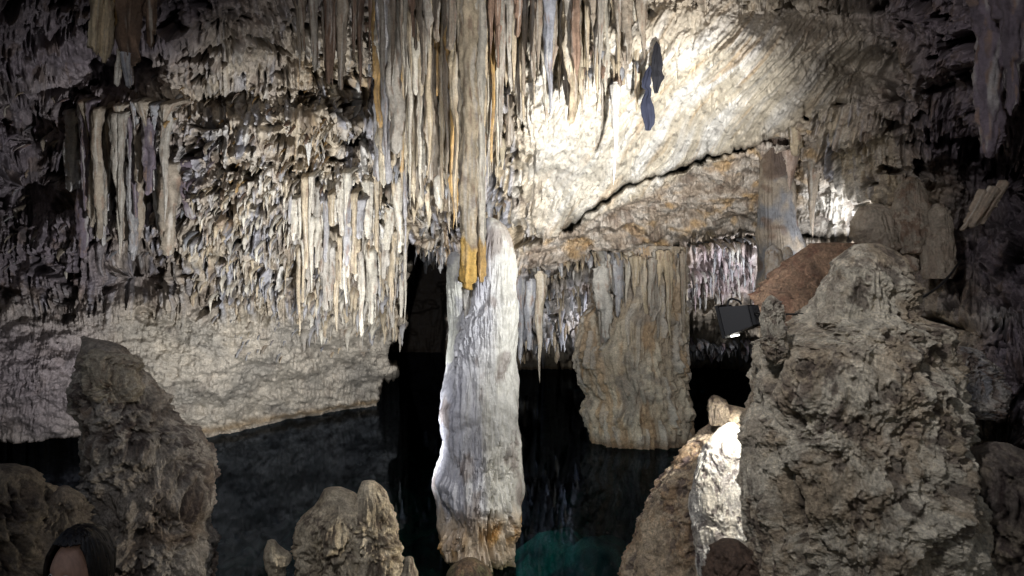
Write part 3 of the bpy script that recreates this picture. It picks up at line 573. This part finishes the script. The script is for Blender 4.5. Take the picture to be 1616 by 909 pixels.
row(600, 830, 30, lambda x: 18, lambda x, r: tipl(x)*r.uniform(.75, 1.08), (9, 24), lambda x: 8.15, MC, 'back row of central curtain', CG, seed=4, jit=.9, styles=ST)
row(596, 1010, 34, lambda x: -40, lambda x, r: 40+r.uniform(0, 110), (7, 18), lambda x: 6.9, [DUN, STONE, DUN, BROWN*1.6], 'short row topping the central curtain', 'short stalactites at the top of the curtain', seed=5, jit=.9, styles=ST)
row(805, 1010, 32, lambda x: 0, lambda x, r: tipl(x)*r.uniform(.55, 1.15), (6, 20), lambda x: 7.3, [TAN, STONE, DUN, PALE, TAN], 'row above the bright ceiling patch', 'stalactites above the bright patch', seed=6, jit=.9, styles=ST)
row(470, 600, 14, lambda x: -30, lambda x, r: r.uniform(60, 150), (6, 14), lambda x: 6.8, [DUN, STONE, BROWN, DUN], 'dark cluster left of central curtain', 'stalactites left of the curtain', seed=7, jit=.9, styles=ST)
bar(538, -40, 141, 17, 6.4, 'blunt', DUN, 'long straight dun stalactite reaching down alone left of the central curtain')
bar(868, 10, 186, 22, 6.8, 'taper', BLUE*.75, 'smooth slate blue drapery stalactite above the bright ceiling patch')
bar(900, 10, 194, 24, 6.95, 'blunt', TAN*.9, 'wide tan stalactite with an orange tip beside the slate blue one')
bar(970, 130, 292, 11, 7.25, 'taper', WHITE, 'slender white pointed stalactite hanging free before the pale ceiling')
bar(741, -40, 459, 23, 5.93, 'sheet', TAN*1.05, 'longest stalactite of the central curtain, its broken lower end vivid orange yellow', nu=36, nv=220, tipcol=((.66, .42, .12), 386), solid=True)
bar(756, -40, 446, 13, 5.97, 'sheet', PALE, 'long stalactite touching the white column top, with an orange brown tip', nu=26, nv=200, tipcol=((.52, .33, .12), 380))
bar(728, -40, 374, 15, 5.97, 'blunt', CREAM, 'pale cream stalactite directly above the vivid orange one', nu=24)
for i_, (x, tp, ti, w_) in enumerate([(737, 452, 522, 9), (744, 446, 530, 10), (751, 440, 500, 9)]):
    bar(x, tp, ti, w_, 6.12, 'blunt', WHITE*.8, 'thin pale rib on left shoulder of white column, %s of three from left' % ORD[i_], 'thin ribs on the white column', name='drapery', mat=M_wet, nu=24)
bar(852, 428, 604, 13, 9.6, 'taper', np.array((.42, .36, .27)), 'long thin tan stalactite dipping towards the dark water right of the white column')
bar(838, 440, 552, 15, 9.7, 'blunt', GREY, 'blunt grey stalactite just left of the long thin one near the water')
bar(822, 436, 570, 12, 9.8, 'blunt', GREY*.8, 'dark grey stalactite touching the right side of the white column')
bar(952, 420, 540, 22, 10.2, 'sheet', WHITE*.72, 'smooth pale drapery on the left side of the wide brown column', name='drapery', nu=28)
bar(974, 408, 500, 16, 10.1, 'blunt', GREY*1.1, 'grey drapery second from left on the wide brown column', name='drapery')
bar(1000, 404, 470, 14, 10.1, 'taper', TAN*.9, 'tan tapering drapery in the middle top of the wide brown column', name='drapery')
row(1005, 1082, 9, lambda x: 400, lambda x, r: r.uniform(450, 540), (7, 14), lambda x: 10.35, [STONE, TAN, PALE, DUN], 'row draping the wide brown column', 'draperies on the wide brown column', seed=21, styles=('taper', 'blunt'), nofit=True)
row(936, 1000, 5, lambda x: 400, lambda x, r: r.uniform(460, 560), (9, 16), lambda x: 10.4, [STONE, ASH, PALE], 'left shoulder of the wide brown column', 'draperies on the wide brown column', seed=22, styles=('taper', 'blunt'), nofit=True)
bar(1256, 150, 245, 24, 7.5, 'blunt', TAN*.8, 'tan hanging bar above the dark column at the end of the ceiling crack')
bar(1251, 236, 300, 17, 7.9, 'taper', np.array((.42, .32, .26)), 'pinkish stalactite at the right side of the dark column')
bar(1284, 240, 374, 17, 8.0, 'taper', DUN*.95, 'dull brown stalactite in front of the brightly lit wall patch')
bar(1556, -60, 250, 44, 4.9, 'blunt', VIOLET, 'thick dark violet column of dripstone at the upper right', nu=40, nv=120)
bar(1598, -60, 180, 40, 4.6, 'blunt', VIOLET*.7, 'very dark thick stalactite in the upper right corner', nu=40, nv=100)
for i, (x, a, b, w_) in enumerate([(1555, 300, 372, 16), (1570, 296, 372, 15), (1586, 286, 362, 14)]):
    o = bar(x, a, b, w_, 5.3, 'blunt', np.array((.30, .24, .18)), 'brown hanging fold by the right edge, %s of three from the left' % ORD[i], 'hanging folds by the right edge', name='drapery', nu=24); o.rotation_euler = (0, math.radians(28), 0)
# upper left nearest hanging cluster
for i, (x, tp, ti, w_, c, lb) in enumerate([(158, -60, 84, 26, TAN*1.3, 'greenish tan outer bar of the big hanging cluster at the upper left'), (170, -60, 100, 22, TAN*1.2, 'long tan bar second from left in the big hanging cluster'),
    (188, -60, 88, 30, OCHRE*.7, 'rusty brown bar in the middle of the big hanging cluster'), (214, -60, 100, 40, BROWN*.7, 'dark broad bar right of centre in the big hanging cluster'), (232, -60, 78, 22, BROWN*.6, 'darkest short bar at the right of the big hanging cluster'),
    (189, 76, 136, 13, WHITE*1.1, 'white broken tip under the big hanging cluster, left of two'), (201, 84, 138, 14, BLUE*1.1, 'bluish white broken tip under the big hanging cluster, right of two')]):
    bar(x, tp, ti, w_, 5.2+.04*(i % 3), 'blunt', c, lb, 'big hanging cluster at the upper left', nu=30, nv=80)
row(112, 262, 14, lambda x: 170, lambda x, r: lin([(112,290),(130,330),(180,390),(262,330)])(x)*r.uniform(.85, 1.08), (9, 22), lambda x: 7.6, [ASH*.8, DUN, STONE*.8, VIOLET], 'front of the left hand curtain', 'stalactites of the left hand curtain', seed=8)
row(120, 270, 12, lambda x: 150, lambda x, r: r.uniform(190, 260), (10, 20), lambda x: 7.3, [DUN, VIOLET, BROWN, GREY], 'upper fringe of left hand curtain', 'upper fringe of the left hand curtain', seed=9, styles=('taper',))
row(125, 300, 12, lambda x: 250, lambda x, r: r.uniform(345, 415), (12, 26), lambda x: 8.2, [ASH*.8, VIOLET, DUN], 'back of the left hand curtain', 'stalactites of the left hand curtain', seed=10)
row(455, 640, 30, lambda x: 285+22*math.sin(x/8), lambda x, r: r.uniform(325, 425), (5, 17), lambda x: 8.7, [TAN, PALE, PALE, STONE, ASH], 'upper fringe left of white column', 'upper fringe left of the column', seed=11)
row(470, 640, 30, lambda x: 362+26*math.sin(x/9), lambda x, r: r.uniform(420, 535), (5, 15), lambda x: 9.4, [TAN, PALE, STONE, PALE], 'lower fringe beside the dark hole', 'lower fringe beside the dark hole', seed=12)
bar(486, 225, 262, 8, 7.6, 'taper', WHITE, 'small white icicle like stalactite under the pale shelf at the upper left of centre', nv=30)

# countless small ones in one mass
def mass(name, spec, label_n):
    cs, qs, ts = [], [], []; off = 0; rs = random.Random(5)
    for (x, y0, ln, w_, dy, cols) in spec:
        Y = float(depth_at(x, y0))-dy
        nseed[0] += 1
        c_, q_, t_ = bar_mesh(x, y0-3, y0+ln, w_, Y, rs.choice(['taper', 'taper', 'blunt', 'spear']), rs.choice(cols), nseed[0], 8, 14, .22, .5)
        cs.append(c_); qs.append(q_+off); ts.append(t_); off += len(c_)
    return tag(new_mesh(name, np.concatenate(cs), np.concatenate(qs), np.concatenate(ts), M_bar), kind='stuff')
rs = random.Random(99); spec = []
def scatter(n_, x0, x1, y0, y1, ln, w_, cols, dy=.08, edge=None):
    for _ in range(n_):
        x = rs.uniform(x0, x1); y = rs.uniform(y0, y1)
        if edge: y = edge(x)+rs.uniform(y0, y1)
        L_ = rs.uniform(*ln); spec.append((x, y, L_, rs.uniform(*w_)*(.7+.5*L_/ln[1]), dy, cols))
mixl = [TAN, PALE, STONE, PALE*1.15, ASH]
scatter(520, 300, 640, 255, 470, (10, 34), (3, 8), mixl)
scatter(160, 480, 640, 400, 520, (14, 40), (4, 9), mixl)
scatter(120, 330, 620, 440, 560, (6, 16), (2, 5), [TAN, DUN, GREY])
scatter(200, 260, 560, 130, 300, (8, 24), (3, 7), [DUN, TAN*.8, OCHRE*.7, BROWN])
scatter(120, 0, 330, 110, 420, (10, 30), (4, 9), [VIOLET, GREY*.6, DUN*.7])
scatter(150, 560, 1010, -10, 120, (14, 50), (5, 11), [DUN, TAN*.8, BROWN, GREY*.8])
scatter(150, 600, 810, 100, 360, (16, 60), (5, 11), [TAN, CREAM, GREY, DUN])
scatter(180, 818, 1060, -8, 8, (8, 26), (3, 8), [TAN*.9, GREY, DUN, WHITE*.7], edge=lin([(818,430),(850,426),(900,414),(935,404),(1060,402)]))
scatter(70, 1060, 1200, -4, 6, (6, 16), (3, 7), [GREY, DUN], edge=lin([(1060,402),(1090,384),(1200,378)]))
scatter(90, 820, 930, 450, 545, (10, 40), (3, 7), [GREY, BLUE*.9, TAN*.7])
scatter(60, 640, 700, 380, 410, (10, 30), (4, 8), [GREY*.7, DUN*.6])
scatter(90, 1085, 1190, 380, 470, (12, 40), (3, 6), [np.array((.45, .36, .36)), WHITE*.7, GREY])
scatter(70, 1085, 1190, 535, 560, (8, 20), (4, 8), [GREY*.8, VIOLET, BLUE*.7])
scatter(60, 470, 600, 180, 215, (6, 26), (2, 5), [WHITE*.8, TAN])
mass('small_stalactites', spec, 0)

# ------------------------------------------------------------------ hanging cloths
def cloth(rows, Y, colr, label, seed):
    m = bpy.data.materials.get(colr[0]) or plain(colr[0], colr[1], .85)
    st = lambda TH, Z, sx, sy, hw, med: (.016*np.sin(TH*8+5*pn(Z*6, np.cos(TH), seed))+.022*pn(np.cos(TH)*2, np.sin(TH)*2, Z*9)+.008*ridge(np.cos(TH)*3, np.sin(TH)*3, Z*14, 2), np.full(TH.shape+(3,), .02))
    return pillar('cloth', rows, Y, .55, None, 90, 120, st, mat=m, seed=seed, label=label, cat='cloth', group='dark cloths hanging from the ceiling')
cloth([(66,1035,1037),(75,1033,1040),(90,1031,1043),(102,1029,1046),(112,1030,1043),(122,1029,1048),(130,1031,1043),(140,1032,1039),(147,1034,1037)], 7.0, ('black_fabric', (.008, .008, .012)), 'black pointed cloth hanging from the pale ceiling, higher of the two', 3)
cloth([(104,1024,1027),(114,1019,1027),(128,1014,1026),(137,1014,1022),(141,1020,1026),(150,1019,1026),(156,1015,1025),(166,1012,1029),(185,1014,1032),(196,1018,1030),(206,1021,1024)], 6.95, ('navy_fabric', (.015, .018, .036)), 'navy blue crumpled cloth hanging below the black one', 4)

# ------------------------------------------------------------------ floodlight and cables
def box_bm(bm, c, s, rot=None, taper=1.0):
    r = bmesh.ops.create_cube(bm, size=1); vs = r['verts']
    for v in vs:
        k = taper if v.co.x > 0 else 1
        v.co = Vector((v.co.x*s[0], v.co.y*s[1]*k, v.co.z*s[2]*k))
        v.co += Vector(c)
    return vs
def bm_obj(name, bm, mat, parent=None, bevel=.004):
    me = bpy.data.meshes.new(name)
    if bevel: bmesh.ops.bevel(bm, geom=list(bm.edges), offset=bevel, segments=2, affect='EDGES')
    bm.to_mesh(me); bm.free(); me.materials.append(mat); o = bpy.data.objects.new(name, me); C.objects.link(o)
    if parent: o.parent = parent
    return o
black = plain('black_metal', (.006, .006, .007), .6); glow = plain('lamp_glass', (.8, .8, .8), .2, 0, (1, .97, .88), 6); rub = plain('black_rubber', (.01, .01, .01), .6)
fl = bpy.data.objects.new('floodlight', None); C.objects.link(fl); fl.location = at(1170, 502, 4.3)
fl.rotation_euler = Euler((math.radians(0), math.radians(-14), math.radians(-38)))
tag(fl, 'black floodlight with a wire loop bracket clamped beside the big stalagmite', 'floodlight')
bm = bmesh.new(); box_bm(bm, (0, 0, 0), (.17, .24, .19), taper=.72); bm_obj('housing', bm, black, fl)
bm = bmesh.new(); box_bm(bm, (-.096, 0, 0), (.022, .26, .215)); bm_obj('rim', bm, black, fl)
bm = bmesh.new(); box_bm(bm, (-.109, 0, 0), (.006, .22, .175)); bm_obj('lens', bm, glow, fl, .001)
bm = bmesh.new(); box_bm(bm, (-.06, -.02, -.102), (.04, .06, .010)); bm_obj('lamp_strip', bm, glow, fl, .002)
bm = bmesh.new()
for k in range(6): box_bm(bm, (.09, -.06+.024*k, 0), (.03, .006, .12))
bm_obj('cooling_fin', bm, black, fl, 0)
def tube(name, pts, r, mat, parent=None):
    cu = bpy.data.curves.new(name, 'CURVE'); cu.dimensions = '3D'; sp = cu.splines.new('NURBS'); sp.points.add(len(pts)-1)
    for p, q in zip(sp.points, pts): p.co = (*q, 1)
    sp.use_endpoint_u = True; sp.order_u = 3; cu.bevel_depth = r; cu.bevel_resolution = 3
    o = bpy.data.objects.new(name, cu); C.objects.link(o); cu.materials.append(mat)
    dg = bpy.context.evaluated_depsgraph_get(); me = bpy.data.meshes.new_from_object(o.evaluated_get(dg)); bpy.data.objects.remove(o)
    o = bpy.data.objects.new(name, me); C.objects.link(o)
    if parent: o.parent = parent
    return o
tube('mount', [(.06, .03, -.02), (.12, .05, -.03), (.17, .06, -.05), (.20, .06, -.08)], .016, black, fl)
tube('bracket', [(-.05, -.05, .09), (-.05, -.045, .115), (-.035, -.01, .14), (.0, .01, .12), (.01, .03, .10), (.01, .03, .085)], .007, black, fl)
tag(tube('cable', [at(1190, 494, 4.2), at(1215, 496, 4.0), at(1240, 496, 3.9), at(1275, 495, 3.75), at(1300, 500, 3.7)], .006, rub), 'short black cable running from the floodlight across to the big stalagmite', 'cable')
tag(tube('cable', [at(1425, 482, 3.7), at(1440, 477, 4.0), at(1470, 462, 4.5), at(1495, 440, 5.1), at(1508, 422, 5.8), at(1515, 412, 6.3)], .009, rub), 'thin black cable rising from the right side of the big stalagmite to the wall', 'cable')

# ------------------------------------------------------------------ person at the lower left
def skin_obj(name, verts, edges, radii, mat, parent=None, root=0, sub=2):
    me = bpy.data.meshes.new(name); me.from_pydata(verts, edges, []); o = bpy.data.objects.new(name, me); C.objects.link(o)
    m = o.modifiers.new('s', 'SKIN'); m.use_smooth_shade = True
    for i, r in enumerate(radii): me.skin_vertices[0].data[i].radius = r
    for i in range(len(verts)): me.skin_vertices[0].data[i].use_root = (i == root)
    s = o.modifiers.new('u', 'SUBSURF'); s.levels = sub; s.render_levels = sub
    return o
def bake(o, mat, parent=None, name=None):
    dg = bpy.context.evaluated_depsgraph_get(); me = bpy.data.meshes.new_from_object(o.evaluated_get(dg)); me.materials.clear(); me.materials.append(mat)
    for p in me.polygons: p.use_smooth = True; p.material_index = 0
    nm = name or o.name; loc = o.location.copy(); bpy.data.objects.remove(o); me.name = nm
    n_ = bpy.data.objects.new(nm, me); C.objects.link(n_); n_.location = loc
    if parent: n_.parent = parent
    return n_
skinm = plain('skin', (.42, .25, .18), .5); hairm = plain('black_hair', (.012, .009, .008), .45); shirtm = plain('dark_shirt', (.03, .03, .04), .85); pantm = plain('dark_trousers', (.02, .025, .04), .85); eyem = plain('eye_dark', (.02, .012, .01), .15); eyew = plain('eye_white', (.6, .58, .55), .2)
hc = at(124, 898, 2.42)                                              # centre of the head
z0 = hc.z-1.55                                                       # feet of a 1.67 m person
per = bpy.data.objects.new('person', None); C.objects.link(per); per.location = (hc.x, hc.y, z0); per.rotation_euler = (0, 0, math.radians(-14))
tag(per, 'dark haired person at the bottom left looking up towards the camera, mostly out of frame', 'person')
V = [(0,0,.92),(0,0,1.08),(0,.0,1.25),(0,.01,1.38),(0,0,1.43),(0,0,1.52),(0,0,1.585),
     (.10,0,.88),(.11,-.01,.48),(.11,.02,.09),(.11,-.14,.04), (-.10,0,.88),(-.11,-.01,.48),(-.11,.02,.09),(-.11,-.14,.04),
     (.165,0,1.36),(.21,.01,1.08),(.22,-.08,.84),(.22,-.10,.78), (-.165,0,1.36),(-.21,.01,1.08),(-.22,-.08,.84),(-.22,-.10,.78)]
E = [(0,1),(1,2),(2,3),(3,4),(4,5),(5,6),(0,7),(7,8),(8,9),(9,10),(0,11),(11,12),(12,13),(13,14),(3,15),(15,16),(16,17),(17,18),(3,19),(19,20),(20,21),(21,22)]
Rr = [(.15,.10),(.125,.09),(.14,.10),(.13,.085),(.055,.055),(.05,.055),(.055,.06),(.085,.085),(.055,.06),(.04,.045),(.04,.03),(.085,.085),(.055,.06),(.04,.045),(.04,.03),(.05,.05),(.038,.038),(.026,.03),(.038,.018),(.05,.05),(.038,.038),(.026,.03),(.038,.018)]
body = skin_obj('tmpbody', V, E, Rr, skinm)
body = bake(body, skinm, name='tmpbody2')
bm = bmesh.new(); bm.from_mesh(body.data)
for sx_ in (-1, 1):                                                    # fingers and thumbs
    for k in range(5):
        L_ = (.075, .085, .078, .06, .055)[k]
        base_p = Vector((sx_*.22, -.125+.018*k-.0, .755)) if k < 4 else Vector((sx_*.205, -.14, .79))
        dr = Vector((sx_*-.12, -.05, -1)).normalized() if k < 4 else Vector((sx_*-.3, -.55, -.75)).normalized()
        for j in range(6):
            r_ = .0095*(1-.07*j); p = base_p+dr*L_*j/5+Vector((-sx_*.010*(j/5)**2, 0, 0))
            bmesh.ops.create_uvsphere(bm, u_segments=8, v_segments=6, radius=r_, matrix=Matrix.Translation(p))
# head: sculpted ball
hb = bmesh.new(); bmesh.ops.create_uvsphere(hb, u_segments=64, v_segments=48, radius=1)
for v in hb.verts:
    x, y, z = v.co; fy = max(0, -y)
    nx = x*.075*(1-.28*max(0, -z)**1.5*1.0); ny = y*.095*(1-.15*max(0, -z)); nz_ = z*.118
    g = lambda cx_, cz_, s: math.exp(-((x-cx_)**2+(z-cz_)**2)/s)
    if y < 0:
        ny -= .026*g(0, -.22, .012)+.014*g(0, -.05, .01)+.010*g(0, -.52, .02)+.008*g(0, -.85, .03)
        ny += .012*(g(.38, .02, .02)+g(-.38, .02, .02)); ny -= .005*(g(.4, .2, .02)+g(-.4, .2, .02))
    if abs(x) > .93 and abs(z) < .3 and abs(y) < .3: nx *= 1.12
    v.co = (nx, ny, nz_+1.55)
tmp = bpy.data.meshes.new('t'); hb.to_mesh(tmp); hb.free(); bm.from_mesh(tmp)
bm.to_mesh(body.data); bm.free()
rm = body.modifiers.new('r', 'REMESH'); rm.mode = 'VOXEL'; rm.voxel_size = .0055
sm_ = body.modifiers.new('sm', 'SMOOTH'); sm_.factor = .5; sm_.iterations = 3
body = bake(body, skinm, per, 'body')
for sx_ in (-1, 1):
    bm = bmesh.new(); bmesh.ops.create_uvsphere(bm, u_segments=20, v_segments=14, radius=.0125, matrix=Matrix.Translation((sx_*.029, -.078, 1.553)))
    e = bm_obj('eye', bm, eyew, per, 0)
    bm = bmesh.new(); bmesh.ops.create_uvsphere(bm, u_segments=16, v_segments=10, radius=.007, matrix=Matrix.Translation((sx_*.029, -.0855, 1.555)))
    bm_obj('iris', bm, eyem, e, 0)
    e.data.polygons.foreach_set('use_smooth', np.ones(len(e.data.polygons), bool))
# hair: shell with strands of relief, open at the face
nu, nv = 220, 150
th = np.linspace(0, 2*math.pi, nu, endpoint=False)[None]; ph = np.linspace(.02, 2.35, nv)[:, None]
fr_ = np.clip(-np.sin(th), 0, 1)                                      # 1 at the face (-y)
lim = 2.35-(1.62*sst(.25, .8, fr_+.16*np.cos(th)+.10*pn(th*7, 0, 2)))+.07*pn(th*16, 0, 5)                     # parting to one side
pp = ph/2.35*lim
rr_ = 1.09+.045*ridge(np.cos(th)*14, np.sin(th)*14, pp*1.3, 3)+.05*pn(np.cos(th)*2, np.sin(th)*2, pp*2)+.06*np.exp(-((pp-.5)/.5)**2)
X = .080*rr_*np.sin(pp)*np.cos(th); Y_ = .100*rr_*np.sin(pp)*np.sin(th)+.006; Z = .122*rr_*np.cos(pp)+1.553
Z = np.where(pp > 1.6, Z-.06*(pp-1.6), Z); Z = np.broadcast_to(Z, X.shape)
hair = new_mesh('hair', np.stack([X, Y_, Z], -1).reshape(-1, 3), grid_quads(nv, nu, True), None, hairm, per)
s_ = hair.modifiers.new('sol', 'SOLIDIFY'); s_.thickness = .012; s_.offset = -1
Vt = [V[i] for i in (0, 1, 2, 3, 15, 16, 19, 20)]; sh_ = skin_obj('tmps', Vt, [(0,1),(1,2),(2,3),(3,4),(4,5),(3,6),(6,7)], [(.165,.115),(.14,.105),(.155,.115),(.14,.10),(.065,.065),(.055,.055),(.065,.065),(.055,.055)], shirtm)
bake(sh_, shirtm, per, 'shirt')
Vp = [V[i] for i in (0, 7, 8, 9, 11, 12, 13)]; pt_ = skin_obj('tmpp', Vp, [(0,1),(1,2),(2,3),(0,4),(4,5),(5,6)], [(.16,.11),(.10,.10),(.07,.075),(.06,.065),(.10,.10),(.07,.075),(.06,.065)], pantm)
bake(pt_, pantm, per, 'trousers')
# the ledge the person stands on
pillar('rock_ledge', [(CY+(H-z0-.005)*F/2.45, -20, 300), (CY+(H-z0+.03)*F/2.45, -60, 330), (CY+(H-z0+.4)*F/2.45, -140, 400)], 2.45, .55, -1.6, 200, 140, st_bighead(NA, NB, LC, 0, .04, .01, 2), mat=M_rock, seed=40,
    label='low rock ledge under the feet of the person, below the frame', cat='rock')
